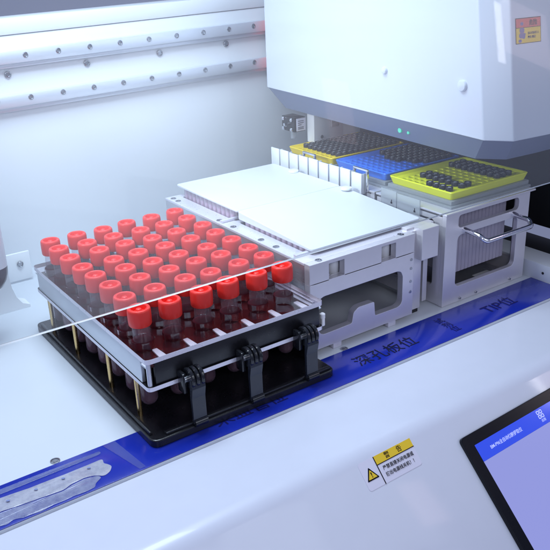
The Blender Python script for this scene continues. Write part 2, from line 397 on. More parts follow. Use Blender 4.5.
m_ = MB(); m_.box(X0 + .004, X0 + .03, Y0 + .09, Y1 - .06, ZL + .032, PLATE - .036, .004); m_.build('side_panel', M['side'], rack)
m_ = MB(); m_.box(X1 - .03, X1 - .004, Y0 + .09, Y1 - .06, ZL + .032, PLATE - .036, .004); m_.build('side_panel', M['side'], rack)
m_ = MB(); m_.box(X0 + .06, X1 - .03, Y0 + .012, Y0 + .04, ZL + .032, PLATE - .036, .004); m_.build('front_spacer', M['black'], rack)
m_ = MB(); m_.lathe([(.016, ZL + .031), (.016, PLATE - .035)], (X0 + .026, Y0 + .026, 0), 18); m_.build('corner_pillar', M['alud'], rack)
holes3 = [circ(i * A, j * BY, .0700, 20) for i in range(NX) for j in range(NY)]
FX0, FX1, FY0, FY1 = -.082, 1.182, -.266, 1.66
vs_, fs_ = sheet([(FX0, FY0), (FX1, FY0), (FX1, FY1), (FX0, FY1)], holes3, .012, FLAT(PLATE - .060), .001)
link_mesh('inner_plate', vs_, fs_, M['field'], rack)  # dark red painted in for the shaded liquid between the tubes
for xa_, xb_ in ((X0 + .006, FX0 - .001), (FX1 + .001, X1 - .006)):
    m_ = MB(); m_.box(xa_, xb_, Y0 + .02, Y1 - .02, PLATE - .066, PLATE - .054, .002); m_.build('side_strip', M['silver'], rack)
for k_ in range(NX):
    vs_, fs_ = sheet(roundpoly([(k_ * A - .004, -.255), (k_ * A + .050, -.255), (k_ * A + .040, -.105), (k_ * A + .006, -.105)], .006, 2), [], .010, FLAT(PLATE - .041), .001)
    link_mesh('spacer_pad', vs_, fs_, M['pad'], rack)  # pale pads painted in for the bright gaps between the tubes
# base tray
BX0, BX1, BY0, BY1 = -.175, 1.255, -.385, 1.72
vs_, fs_ = sheet(roundpoly([(BX0, BY0), (BX1, BY0), (BX1, BY1), (BX0, BY1)], .06, 8), [], .055, FLAT(DECK + .032), .008)
base = link_mesh('base_tray', vs_, fs_, M['black'], rack)
m_ = MB(); m_.box(BX0 + .015, BX0 + .035, BY0 + .08, BY1 - .08, DECK + .058, DECK + .085, .005); m_.build('tray_lip', M['black'], base)
m_ = MB(); m_.box(BX0 + .1, BX1 - .03, BY0 + .02, BY0 + .05, DECK + .058, DECK + .078, .005); m_.build('tray_lip', M['black'], base)
m_ = MB(); m_.box(X1 - .07, X1 - .055, Y0 + .12, Y1 - .08, DECK + .06, ZL - .002, .003); m_.build('inner_wall', M['black'], rack)
m_ = MB(); m_.box(X0 + .08, X1 - .08, Y1 - .10, Y1 - .085, DECK + .06, ZL - .002, .003); m_.build('rear_wall', M['black'], rack)
for py in (-.05, .39, 1.0, 1.5):
    m_ = MB(); m_.lathe([(.0165, DECK + .058), (.0165, ZL + .001)], (-.098, py, 0), 16); m_.build('post', M['brass'], rack)
# three latches on the front
for lx in (.165, .595, 1.055):
    lt = MB(); yl = Y0 - .062
    lt.box(lx - .085, lx - .058, yl - .005, Y0 + .010, ZL - .055, ZL + .085, .012)
    L = lt.build('latch', M['blackgloss'], rack)
    for dx in (-.040, -.006, .028):
        k = MB(); k.lathe([(.034, -.012), (.064, -.0125), (.070, -.006), (.070, .006), (.064, .0125), (.034, .012)], (lx + dx, yl, ZL + .045), 24, 'x')
        k.build('knuckle', M['blackgloss'], L)
    k = MB(); k.lathe([(.022, -.075), (.022, .05)], (lx, yl, ZL + .045), 16, 'x'); k.build('hinge_pin', M['steel'], L)
    k = MB(); dz = ZL + .04 - (DECK + .075)
    prof_ = [(yl - .052, ZL + .05), (yl - .060, ZL - .01), (yl - .045, ZL - .08), (BY0 - .004, DECK + .075), (BY0 + .012, DECK + .075), (yl - .022, ZL - .08), (yl - .030, ZL + .05)]
    n = len(prof_); vv = [(lx - .034 - .02, y, z) for y, z in prof_] + [(lx + .04, y, z) for y, z in prof_]
    ff = [list(range(n)), [n + i for i in range(n)][::-1]] + [[i, (i + 1) % n, n + (i + 1) % n, n + i] for i in range(n)]
    k.add(vv, ff); k.build('strap', M['strap'], L, False)
    k = MB(); k.lathe([(.028, -.045), (.028, .045)], (lx - .005, BY0 + .004, DECK + .078), 18, 'x'); k.lathe([(.010, -.052), (.010, .052)], (lx - .005, BY0 + .004, DECK + .078), 12, 'x'); k.build('foot_hinge', M['blackgloss'], L)
m_ = MB(); m_.box(X1 + .002, X1 + .03, Y0 + .02, Y0 + .05, ZL + .01, ZL + .075, .008); m_.lathe([(.02, 0), (.02, .03), (.012, .036), (.001, .036)], (X1 + .016, Y0 + .035, ZL + .072), 14); m_.build('side_knob', M['white'], rack)

# 48 tubes
def tube_proto():
    t = thing('blood_tube', 'x', 'tube', (0, 0, -.70), 'red-capped blood tubes in the rack')
    m_ = MB(); r = .0775
    m_.lathe([(.056, -.114), (.0705, -.115), (.0738, -.109), (.0752, -.065), (.0750, -.026), (.0738, -.012), (.0705, -.003), (.0660, .0003), (.0605, -.0004), (.0590, -.0022), (.0560, -.0022), (.0545, -.0004), (.0515, -.0006), (.0490, -.005), (.0470, -.034), (.026, -.036), (.0215, -.032), (.0190, -.013), (.015, -.008), (.007, -.0065), (.0008, -.006)], (0, 0, 0), 40)
    m_.build('cap', M['cap'], t, True, 50)
    m_ = MB(); b = [(.058 * math.sin(a_), -.70 + .058 - .058 * math.cos(a_)) for a_ in [k * PI / 2 / 7 for k in range(8)]]; b[0] = (.001, -.70)
    m_.lathe(b + [(.058, -.3), (.0575, -.18), (.057, -.113)], (0, 0, 0), 26); gb = m_.build('glass_body', M['tube'], t, True, 60)
    gb.data.materials.append(M['tubelow'])
    for p_ in gb.data.polygons:
        if p_.center.z + .0 < .41: p_.material_index = 1
    m_ = MB(); b = [(.0505 * math.sin(a_), -.692 + .0505 - .0505 * math.cos(a_)) for a_ in [k * PI / 2 / 7 for k in range(8)]]; b[0] = (.001, -.692)
    m_.lathe(b + [(.0505, -.45), (.0705, -.43), (.0712, PLATE - .012), (.069, PLATE - .004), (.0585, PLATE - .002), (.0008, PLATE - .006)], (0, 0, 0), 28); m_.build('blood', M['blood'], t, True, 60)
    return t
proto = tube_proto()
for j in range(NY):
    for i in range(NX):
        o = proto if (i, j) == (0, 0) else copy_tree(proto)
        o.location = (i * A + random.uniform(-.003, .003), j * BY + random.uniform(-.003, .003), -.70 + random.uniform(-.004, .006))
        o.rotation_euler = (math.radians(random.uniform(-.9, .9)), math.radians(random.uniform(-.9, .9)), random.uniform(0, 6))
        row = 'front row' if j == 0 else 'back row' if j == NY - 1 else ORD[j] + ' row from the front'
        o['label'] = 'red-capped blood tube, %s from left in the %s' % (ORD[i], row)

# ------------------------------------------------------------------ deep well plate holder
HX0, HX1, HY0, HY1, HT = 1.284, 2.60, -.065, 2.10, -.045
hold = thing('plate_holder', 'silver aluminium box frame carrying the white deep well plates', 'holder', (1.9, 1.0, DECK))
w1 = rrect(1.462, 1.606, -.228, -.075, .004, 2); w2 = rrect(1.972, 2.118, -.226, -.072, .004, 2)
cut = [(1.41, -.318), (2.14, -.318), (2.18, -.332), (2.20, -.372), (2.20, -.585), (2.185, -.615), (2.15, -.628), (1.915, -.626), (1.905, -.505), (1.745, -.503), (1.695, -.535), (1.680, -.62), (1.41, -.625), (1.375, -.61), (1.36, -.58), (1.36, -.372), (1.375, -.332)]
vs_, fs_ = sheet([(HX0, -.735), (HX0, -.2025), (HX0 + .001, -.2009), (2.315, -.2009), (2.315, -.735)], [roundpoly(cut, .016, 4)], .06, FRONT(HY0 + .03), .003)
fp = link_mesh('lower_front', vs_, fs_, M['alu'], hold)
vs_, fs_ = sheet([(HX0, -.2), (HX0, HT), (2.315, HT), (2.315, -.2)], [w1, w2], .06, FRONT(HY0 + .0305), .003)
link_mesh('upper_front', vs_, fs_, M['alu'], hold)
m_ = MB(); m_.box(2.317, 2.45, HY0 + .05, HY0 + .11, -.735, HT - .002, .004); m_.build('corner_plate', M['alu'], hold)
for z in (-.255, -.33, -.44, -.53): m_ = MB(); m_.lathe([(.012, 0), (.012, .004), (.001, .002)], (2.285, HY0 - .004, z), 12, 'y'); m_.build('screw', M['steel'], hold)
for x, y in ((1.535, .02), (2.045, .02)):    # what shows through the two windows
    m_ = MB(); m_.lathe([(.050, -.215), (.056, -.20), (.056, -.115), (.045, -.09), (.001, -.085)], (x + .045, y + .035, 0), 20); m_.build('spring_bush', M['white'], hold)
    m_ = MB(); m_.lathe([(.022, -.004), (.022, .012), (.012, .016), (.001, .016)], (x - .035, y - .035 + .012, -.20), 14, 'y'); m_.lathe([(.03, 0), (.03, .012), (.001, .012)], (x - .045, y + .0, -.12), 14, 'y'); m_.build('bolt', M['steel'], hold)
m_ = MB(); m_.box(1.36, 2.25, HY0 + .21, HY0 + .23, -.21, -.055, .002); m_.build('inner_plate', M['black'], hold)
# left side, right side, rear
m_ = MB(); m_.box(HX0, HX0 + .05, HY0 + .062, HY1, -.735, HT - .012, .004); m_.build('side_panel', M['alud'], hold)
vs_, fs_ = sheet([(HY0 + .12, -.735), (HY1, -.735), (HY1, HT - .012), (HY0 + .12, HT - .012)], [rrect(.25, .95, -.62, -.25, .05), rrect(1.15, 1.9, -.62, -.25, .05)], .05, SIDE(HX1 - .03), .003)
link_mesh('side_panel', vs_, fs_, M['alu'], hold)
m_ = MB(); m_.box(HX0 + .052, HX1 - .06, HY1 - .05, HY1, -.735, HT - .012, .004); m_.build('rear_panel', M['alu'], hold)
for y in (.98, 1.08): m_ = MB(); m_.box(HX0 + .052, HX1 - .06, y, y + .03, -.70, HT - .02, .004); m_.build('cross_wall', M['alud'], hold)
# top frame
vs_, fs_ = sheet([(HX0 - .001, HY0 + .062), (HX1, HY0 + .062), (HX1, HY1 + .001), (HX0 - .001, HY1 + .001)], [rrect(1.42, 2.50, .10, 1.05, .02), rrect(1.42, 2.50, 1.12, 2.02, .02)], .02, FLAT(HT - .010), .003)
link_mesh('top_frame', vs_, fs_, M['edge'], hold)
for x, y in ((1.33, 2.03), (1.325, 1.93), (1.325, 1.216), (1.325, 1.0), (1.40, -.02), (2.215, -.01), (1.325, .60), (1.325, .40)):
    m_ = MB(); m_.lathe([(.026, 0), (.026, .003), (.019, .004), (.017, -.004), (.001, -.004)], (x, y, HT + .0005), 18); m_.build('screw', M['steel'], hold)
for x, y in ((1.37, 1.15), (1.37, .13)): m_ = MB(); m_.box(x - .07, x + .13, y - .018, y + .018, HT + .001, HT + .022, .005); m_.build('clamp', M['edge'], hold)
for x, y in ((2.53, 1.72), (2.53, .94)): m_ = MB(); m_.lathe([(.05, 0), (.05, .014), (.04, .02), (.001, .02)], (x - .06, y, .058), 20); m_.build('round_stud', M['milk'], hold)
# lug at the right end
lug = [(2.375, HT + .02), (2.555, HT + .02), (2.555, -.283), (2.375, -.283)]
vs_, fs_ = sheet(lug, [], .10, FRONT(-.04), .004); L = link_mesh('lug', vs_, fs_, M['alu'], hold)
m_ = MB(); m_.box(2.30, 2.60, .012, .30, -.12, HT + .018, .004); m_.build('lug_arm', M['alu'], L)
m_ = MB(); m_.lathe([(.06, 0), (.06, .004), (.001, .004)], (2.49, .223, HT + .018), 24); m_.build('disc', M['alud'], L)
for fx in (1.54, 2.10): m_ = MB(); m_.box(fx - .04, fx + .04, HY0 + .004, HY0 + .05, DECK + .001, -.734, .004); m_.build('foot', M['edge'], hold)
m_ = MB(); m_.box(HX0 + .05, 2.45, HY0 + .07, HY0 + .11, DECK + .001, -.736, .004); m_.build('base_bar', M['blackmatt'], hold)

# two deep well plates
def deepplate(label, y0, y1, zt):
    t = thing('deep_well_plate', label, 'well plate', (1.97, (y0 + y1) / 2, HT), 'deep well plates in the holder')
    x0, x1 = 1.43, 2.50
    m_ = MB(); m_.box(x0 + .03, x1 - .03, y0 + .03, y1 - .03, HT - .30, zt - .002, .01); m_.build('body', M['well'], t)
    n = 12; wy = (y1 - y0 - .08) / n
    for k in range(n):
        m_ = MB(); yy = y0 + .04 + wy * (k + .5)
        m_.lathe([(wy * .40, HT - .25), (wy * .46, zt - .003)], (x0 + .03, yy, 0), 12); m_.lathe([(wy * .40, HT - .25), (wy * .46, zt - .003)], (x0 + .03 + .098, yy, 0), 10)
        w = m_.build('well_column', M['well'], t)
        q = MB(); q.lathe([(wy * .30, HT - .24), (wy * .36, min(-.012, zt - .006))], (x0 + .032, yy, 0), 10); q.build('reagent', M['pink'], w)
    return t
deepplate('white deep well plate with pink wells, rear one in the holder', 1.13, 2.06, .036)
deepplate('white deep well plate with pink wells, front one in the holder', .09, 1.045, -.016)
def cover(label, y0, y1, zf, zb, base):
    t = thing('cover_sheet', label, 'cover', (1.97, (y0 + y1) / 2, base), 'white covers on the deep well plates')
    vs_, fs_ = sheet(roundpoly([(1.415, y0), (2.515, y0), (2.515, y1), (1.415, y1)], .03), [], .018, FLAT(base + .009), .005)
    vs_ = [(x, y, z + ((zf + (zb - zf) * (y - y0) / (y1 - y0)) - base - .018 if z > base + .009 else 0)) for x, y, z in vs_]
    link_mesh('cover_body', vs_, fs_, M['cover'], t)
    return t
cover('frosted white cover lying over the rear deep well plate', 1.0755, 2.115, .054, .056, .036)
cover('frosted white cover sloping over the front deep well plate', .075, 1.074, .002, .052, -.016)

# white comb of upright plates
comb = thing('tip_comb', 'row of nine upright white comb plates along the covered plates', 'comb', (2.607, 1.6, HT))
m_ = MB(); m_.box(2.600, 2.612, .94, 2.262, HT + .003, HT + .04, .003); m_.build('comb_base', M['fin'], comb)
pitch = (2.262 - 1.02) / 8
for k in range(9):
    yc = 2.262 - pitch * (k + .5)
    m_ = MB(); m_.box(2.585, 2.600, yc - pitch * .43, yc + pitch * .43, HT + .003, .186 + .004 * math.sin(k * 2.1), .004)
    m_.box(2.6005, 2.640, yc - pitch * .43, yc - pitch * .36, HT + .042, .18, .003)
    m_.build('comb_plate', M['fin'], comb)

# ------------------------------------------------------------------ tip stands and tip racks
SX0, SX1 = 2.652, 3.685
def tipstand(label, ya, yb, handle):
    t = thing('tip_stand', label, 'stand', ((SX0 + SX1) / 2, (ya + yb) / 2, DECK), 'aluminium stands under the tip racks')
    up_ = rrect(2.797, 3.545, -.112, -.004, .035); lo_ = rrect(2.795, 3.545, -.632, -.175, .05)
    vs_, fs_ = sheet([(SX0, DECK + .003), (SX1, DECK + .003), (SX1, .018), (SX0, .018)], [up_, lo_], .045, FRONT(ya + .0225), .003)
    link_mesh('front_frame', vs_, fs_, M['alu'], t)
    vs_, fs_ = sheet([(ya + .046, DECK + .003), (yb, DECK + .003), (yb, .0), (ya + .046, .0)], [rrect(ya + .13, yb - .06, -.62, -.04, .04)], .035, SIDE(SX0 + .02), .003)
    link_mesh('side_frame', vs_, fs_, M['alu'], t)
    vs_, fs_ = sheet([(ya + .046, DECK + .003), (yb, DECK + .003), (yb, .0), (ya + .046, .0)], [rrect(ya + .13, yb - .06, -.62, -.04, .04)], .035, SIDE(SX1 - .02), .003)
    link_mesh('side_frame', vs_, fs_, M['alu'], t)
    vs_, fs_ = sheet([(SX0 - .01, ya - .012), (SX1 + .055, ya - .012), (SX1 + .055, yb), (SX0 - .01, yb)], [rrect(SX0 + .16, SX1 - .12, ya + .12, yb - .06, .03)], .016, FLAT(.028), .003)
    link_mesh('top_plate', vs_, fs_, M['alu'], t)
    m_ = MB(); m_.box(SX0 + .04, SX1 - .04, ya + .05, yb - .01, DECK + .003, DECK + .03, .003); m_.build('floor_plate', M['alud'], t)
    if handle:
        zc = -.138; ph = [(2.868, ya + .002, zc), (2.868, ya - .10, zc - .008)]
        for k in range(7):
            a_ = k / 6 * PI / 2; ph.append((2.868 + .05 - .05 * math.cos(a_), ya - .165 - .05 * math.sin(a_), zc - .012 - .038 * math.sin(a_)))
        for k in range(7):
            a_ = k / 6 * PI / 2; ph.append((3.475 - .05 + .05 * math.sin(a_), ya - .165 - .05 * math.cos(a_), zc - .012 - .038 * math.cos(a_)))
        ph += [(3.475, ya - .10, zc - .008), (3.475, ya + .002, zc)]
        m_ = MB(); m_.tube(ph, .021, 16); m_.build('handle', M['chrome'], t, True, 60)
        for x in (2.86, 3.06, 3.50): m_ = MB(); m_.lathe([(.010, 0), (.010, -.012), (.001, -.012)], (x, ya - .001, DECK + .03), 12, 'y'); m_.build('screw', M['steel'], t)
    else:
        m_ = MB(); m_.box(SX0 - .035, SX0 - .015, ya + .06, ya + .25, .205, .225, .004); m_.box(SX0 - .035, SX0 - .012, ya + .06, ya + .08, .02, .2045, .004); m_.box(SX0 - .035, SX0 - .012, ya + .23, ya + .25, .02, .2045, .004)
        m_.build('pull_bar', M['chrome'], t)
    return t
BAYS = [(-.073, .745, True), (.775, 1.49, False), (1.52, 2.24, False)]
st1 = tipstand('aluminium tip stand with chrome pull handle, under the lime rack', *BAYS[0])
st2 = tipstand('aluminium tip stand behind the comb, under the blue rack', *BAYS[1])
st3 = tipstand('rearmost aluminium tip stand, under the yellow rack', *BAYS[2])
for ya, yb, za, zb in ((.475, .665, -.055, .105), (.20, .465, -.065, .095)):
    m_ = MB(); m_.box(2.625, 2.637, ya, yb, za, zb, .003); g = m_.build('guard_panel', M['frost'], st1)
    q = MB(); q.box(2.6225, 2.6245, ya + .045, ya + .065, za + .045, za + .06, .0005); q.box(2.6225, 2.6245, ya + .05, ya + .058, za + .06, za + .08, .0005); q.build('print_mark', M['ink'], g)
# deck-side bits seen inside the first stand
t = thing('tip_box', 'ribbed grey translucent tip box hanging inside the handled stand', 'tip box', (3.16, .35, -.6))
n = 15; vs = []; fs = []
bx0, bx1, by0, by1 = 2.84, 3.51, .03, .66
loop = []
for k in range(n):
    xa = bx0 + (bx1 - bx0) * k / n; w_ = (bx1 - bx0) / n
    loop += [(xa, by0 + .008), (xa + w_ * .12, by0), (xa + w_ * .88, by0)]
loop += [(bx1, by0 + .008), (bx1, by1), (bx0, by1)]
NL = len(loop)
for z in (-.56, .018): vs += [(x, y, z) for x, y in loop]
fs = [[i, (i + 1) % NL, NL + (i + 1) % NL, NL + i] for i in range(NL)] + [list(range(NL)), [NL + i for i in range(NL)]]
link_mesh('box_body', vs, fs, M['frost2'], t)
m_ = MB(); m_.lathe([(.10, DECK + .032), (.10, DECK + .10), (.085, DECK + .115), (.001, DECK + .115)], (2.86, .10, 0), 26); tag(m_.build('rubber_foot', M['black']), 'round black foot on the floor inside the handled stand', 'foot')
t = thing('floor_tag', 'small white printed card on the floor inside the handled stand', 'card', (3.42, .1, DECK + .032))
m_ = MB(); m_.box(3.30, 3.50, .02, .18, DECK + .032, DECK + .036, .001); m_.build('card', M['white'], t)
m_ = MB(); m_.box(3.34, 3.46, .085, .10, DECK + .0365, DECK + .038, .0003); m_.box(3.37, 3.42, .055, .07, DECK + .0365, DECK + .038, .0003); m_.build('card_mark', M['ink'], t)

RX0, RX1 = 2.79, 3.75; TP = .073
def tiprack(name, label, y0, y1, mat, holemat, prints, occupied, colour):
    t = thing('tip_rack', label, 'tip rack', ((RX0 + RX1) / 2, (y0 + y1) / 2, .036), 'pipette tip racks')
    # frosted lower box
    x0, x1 = RX0, RX1
    m_ = MB(); o_ = .028
    m_.box(x0 - o_, x1 + o_ - .02, y0 - o_, y1 + o_, .037, .056, .005); m_.box(x0 - .006, x1 + .006, y0 - .006, y1 + .006, .0565, .094, .008); m_.build('lower_box', M['frost'], t)
    # tray: floor with holes, flared rim
    gx = x0 + .078; gy = (y0 + y1) / 2 - 3.5 * TP - .012
    hs = [circ(gx + i * TP, gy + j * TP, .024, 12) for i in range(12) for j in range(8)]
    vs_, fs_ = sheet(roundpoly([(x0 + .02, y0 + .02), (x1 - .02, y0 + .02), (x1 - .02, y1 - .02), (x0 + .02, y1 - .02)], .02), hs, .010, FLAT(.140), .001)
    link_mesh('tray_floor', vs_, fs_, mat, t)
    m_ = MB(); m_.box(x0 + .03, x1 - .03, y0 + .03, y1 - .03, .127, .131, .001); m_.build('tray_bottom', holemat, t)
    rings = [(.020, .096), (.0, .158), (.004, .164), (.014, .164), (.020, .158), (.030, .142)]
    vs = []; fs = []; K = None
    for off, z in rings:
        lp = roundpoly([(x0 + off, y0 + off), (x1 - off, y0 + off), (x1 - off, y1 - off), (x0 + off, y1 - off)], .03, 4); K = len(lp); vs += [(x, y, z) for x, y in lp]
    for a_ in range(len(rings) - 1):
        for k in range(K): fs.append([a_ * K + k, a_ * K + (k + 1) % K, (a_ + 1) * K + (k + 1) % K, (a_ + 1) * K + k])
    link_mesh('tray_rim', vs, fs, mat, t, True, 40)
    global tip0
    for j in range(8):
        for i in range(12):
            if not occupied(i, j): continue
            if tip0 is None:
                tip0 = thing('pipette_tip', 'x', 'tip', (0, 0, .10))
                m_ = MB(); m_.lathe([(.020, .132), (.021, .1445), (.0305, .146), (.031, .178), (.0285, .182), (.021, .182), (.019, .168), (.001, .167)], (0, 0, 0), 16); m_.build('collar', M['tip'], tip0)
                m_ = MB(); m_.lathe([(.0145, .1675), (.0145, .177), (.001, .177)], (0, 0, 0), 10); m_.build('filter', M['filter'], tip0)
                o = tip0
            else: o = copy_tree(tip0)
            o.location = (gx + i * TP, gy + j * TP, .10); o['group'] = 'black pipette tips in the %s rack' % colour
            o['label'] = 'black pipette tip in the %s rack, %s from left, %s row from front' % (colour, ORD[i], ORD[j])
    return t
tip0 = None
lime = {(0, j) for j in (0, 1, 2, 3)} | {(2, j) for j in range(0, 7)} | {(3, 0), (3, 4), (3, 5), (3, 6), (3, 3)} | {(i, j) for i in (8, 9, 10) for j in range(8)}
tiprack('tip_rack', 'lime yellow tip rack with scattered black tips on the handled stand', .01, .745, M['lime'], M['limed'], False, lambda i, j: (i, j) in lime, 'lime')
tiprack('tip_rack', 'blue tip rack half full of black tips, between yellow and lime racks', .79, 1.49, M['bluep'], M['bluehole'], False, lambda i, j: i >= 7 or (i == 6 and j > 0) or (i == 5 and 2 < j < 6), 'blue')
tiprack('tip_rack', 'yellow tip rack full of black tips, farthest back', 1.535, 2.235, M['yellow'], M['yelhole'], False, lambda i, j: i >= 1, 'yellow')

# sensor block and white carrier plate hanging from the head above the yellow rack
t = thing('sensor_block', 'small black valve block with four chrome screws under the head', 'valve', (3.0, 2.5, .3))
m_ = MB(); m_.box(2.905, 3.05, 2.28, 2.50, .275, .425, .008); m_.build('body', M['blackgloss'], t)
for y in (2.32, 2.46):
    for z in (.30, .40): m_ = MB(); m_.lathe([(.020, 0), (.020, -.014), (.014, -.02), (.001, -.02)], (2.904, y, z), 14, 'x'); m_.build('screw', M['chrome'], t)
m_ = MB(); m_.lathe([(.016, 0), (.016, -.05), (.001, -.05)], (2.904, 2.39, .35), 12, 'x'); m_.build('spindle', M['chrome'], t)
m_ = MB(); m_.box(2.93, 3.045, 2.272, 2.279, .285, .415, .002); lb = m_.build('side_label', M['paper'], t)
for z in (.385, .365, .345, .32, .305): m_ = MB(); m_.box(2.945, 3.02 if z != .345 else 2.99, 2.2695, 2.2715, z, z + .006, .0005); m_.build('print_line', M['ink'], lb)
m_ = MB(); m_.lathe([(.03, .19), (.03, .274)], (2.98, 2.40, 0), 16); m_.build('nozzle', M['frost'], t)
t = thing('carrier_plate', 'white upright carrier plate beside the black valve block', 'bracket', (3.1, 2.2, .2))
m_ = MB(); m_.box(3.06, 3.45, 2.15, 2.27, .16, .60, .01); m_.build('plate', M['white'], t)
m_ = MB(); m_.lathe([(.018, 0), (.018, -.006), (.001, -.006)], (3.16, 2.149, .215), 14, 'y'); m_.build('screw', M['steel'], t)
m_ = MB(); m_.box(3.27, 3.37, 2.12, 2.149, .30, .58, .006); m_.build('slide', M['alud'], t)

# ------------------------------------------------------------------ pipetting head
def prism(lo, hi):
    n = len(lo); vs = list(lo) + list(hi)
    return vs, [list(range(n))[::-1], [n + i for i in range(n)]] + [[i, (i + 1) % n, n + (i + 1) % n, n + i] for i in range(n)]
head = thing('pipetting_head', 'big white pipetting head cover with dark grey base above the tip racks', 'machine head', (3.4, .9, .5))
HX = 2.70
plan = [(HX, 2.45), (HX, -.345), (2.835, -.515), (3.2, -.545), (4.35, -.56), (4.35, 2.45)]
def hz(p): return .663 + (.078 if p[1] > 2 else 0)
lo = [(x, y, hz((x, y))) for x, y in plan]; hi = [(x, y + (.183 if y < 0 else 0), 2.0) for x, y in plan]
vs, fs = prism(lo, hi)
bm = bmesh.new(); bv = [bm.verts.new(v) for v in vs]
for f in fs: bm.faces.new([bv[i] for i in f])
bmesh.ops.recalc_face_normals(bm, faces=bm.faces); bmesh.ops.bevel(bm, geom=bm.edges[:], offset=.012, segments=3, profile=.5, affect='EDGES')
bm.verts.index_update(); link_mesh('cover', [v.co[:] for v in bm.verts], [[v.index for v in f.verts] for f in bm.faces], M['head'], head, True, 25); bm.free()
plan2 = [(HX + .13, 2.32), (HX + .13, -.17), (2.98, -.345), (3.3, -.365), (4.25, -.37), (4.25, 2.32)]
lo = [(x, y, .475 + (.06 if y > 2 else 0)) for x, y in plan2]; hi = [(x + .012 * (1 if x < 3 else -1), y + .012 * (1 if y < 0 else -1), hz((x, y)) - .001) for x, y in plan]
vs, fs = prism(lo, hi); link_mesh('base', vs, fs, M['headbase'], head, False)
for y, z, r in ((-.12, 1.04, .042), (.722, 1.072, .030)):
    m_ = MB(); m_.lathe([(r, .002), (r, -.012), (r * .85, -.022), (r * .4, -.026), (.001, -.027)], (HX, y, z), 24, 'x'); m_.build('plug', M['head'], head)
for x, y, z, r in ((2.775, .60, .585, .02), (2.775, .50, .58, .012)):
    m_ = MB(); m_.lathe([(r, .01), (r, -.012), (.001, -.014)], (x, y, z), 16, 'x'); m_.build('indicator_lamp', M['led'], head)  # glowing discs added for the green glow reflected on the base
stk = thing('danger_sticker', 'small red and yellow danger sticker on the head cover', 'sticker', (2.83, -.53, 1.45))
YS = -.5465
def onhead(x): # front face of the cover, between (2.835,-.515) and (3.2,-.545)
    return -.515 - .03 * (x - 2.835) / .365
def onhead2(x, z): return onhead(x) + .183 * (z - .663) / 1.337
def stickrect(nm, xa, xb, za, zb, mat, d):
    q = [(x, onhead2(x, z) - d, z) for x, z in ((xa, za), (xb, za), (xa, zb), (xb, zb))]
    vs, fs = prism([q[0], q[1], (q[1][0], q[1][1] + .001, q[1][2]), (q[0][0], q[0][1] + .001, q[0][2])], [q[2], q[3], (q[3][0], q[3][1] + .001, q[3][2]), (q[2][0], q[2][1] + .001, q[2][2])])
    return link_mesh(nm, vs, fs, mat, stk)
SA, SB, ZA, ZB = 2.876, 3.129, 1.338, 1.512; DZ = .028
stickrect('border', SA, SB, ZA, ZB, M['ink'], .0020)
stickrect('red_field', SA + .006, SB - .006, 1.448, ZB - .005, M['labred'], .0035)
stickrect('yellow_field', SA + .006, SB - .006, ZA + .005, 1.444, M['labyel'], .0035)
fx = SA + .06
for ddx, z, w_, h_ in ((0, 1.445, .018, .02), (0, 1.40, .03, .035), (-.012, 1.365, .022, .03), (.014, 1.36, .022, .03), (-.02, 1.33, .02, .02), (.02, 1.375, .02, .012)):
    xs = fx + ddx
    vs_, fs_ = sheet(circ(0, 0, 1, 14), [], .001, lambda u, v, w, xs=xs, z=z, w_=w_, h_=h_: (xs + u * w_ * .8, onhead2(xs + u * w_, z + DZ + v * h_ * .6) - .0052 + w, z + DZ + v * h_ * .6), .0002)
    link_mesh('figure', vs_, fs_, M['figure'], stk)
ux = Vector((.365, -.03, 0)).normalized(); 
text('lettering', '危险', .042, (SA + .13, onhead2(SA + .13, 1.434 + DZ) - .0055, 1.434 + DZ), ux, (0, .136, 1), M['ink'], stk, 'LEFT', .001)
text('lettering', '当心机械伤人', .019, (SA + .115, onhead2(SA + .115, 1.372 + DZ) - .0055, 1.372 + DZ), ux, (0, .136, 1), M['ink'], stk, 'LEFT', .0006)
text('lettering', '请勿 靠近', .019, (SA + .115, onhead2(SA + .115, 1.345 + DZ) - .0055, 1.345 + DZ), ux, (0, .136, 1), M['ink'], stk, 'LEFT', .0006)

# ------------------------------------------------------------------ left edge: column with flared foot, bracket, hanging device
t = thing('support_column', 'white column with flared foot at the left edge of the deck', 'column', (-.3, 2.25, DECK))
pr = [(-.60, DECK + .001), (-.06, DECK + .001), (-.06, DECK + .025), (-.12, DECK + .05), (-.165, DECK + .12), (-.19, DECK + .22), (-.235, 0.0), (-.30, 1.2), (-.60, 1.2)]
n = len(pr); vs = [(x, 2.2, z) for x, z in pr] + [(x, 2.35, z) for x, z in pr]
link_mesh('column_body', vs, [list(range(n)), [n + i for i in range(n)]] + [[i, (i + 1) % n, n + (i + 1) % n, n + i] for i in range(n)], M['wall'], t, True, 50)
t = thing('mounting_bracket', 'small white bracket with one screw on the wall behind the column', 'bracket', (.1, 2.8, -.6))
m_ = MB(); m_.box(-.05, .175, 2.80, 2.83, -.76, -.49, .008); m_.build('bracket_plate', M['wall'], t)
m_ = MB(); m_.lathe([(.030, 0), (.030, -.012), (.022, -.018), (.018, -.008), (.001, -.008)], (.072, 2.799, -.60), 18, 'y'); m_.build('screw', M['steel'], t)
t = thing('dispenser', 'white hanging device with rounded dark purple underside at the left edge', 'device', (-.7, 1.7, -.3))
def ring(zs, sc, cx=-.72, cy=1.72, rx=.42, ry=.22): return [(cx + rx * sc * math.copysign(abs(math.cos(a_)) ** .5, math.cos(a_)), cy + ry * sc * math.copysign(abs(math.sin(a_)) ** .5, math.sin(a_)), zs) for a_ in [2 * PI * k / 40 for k in range(40)]]
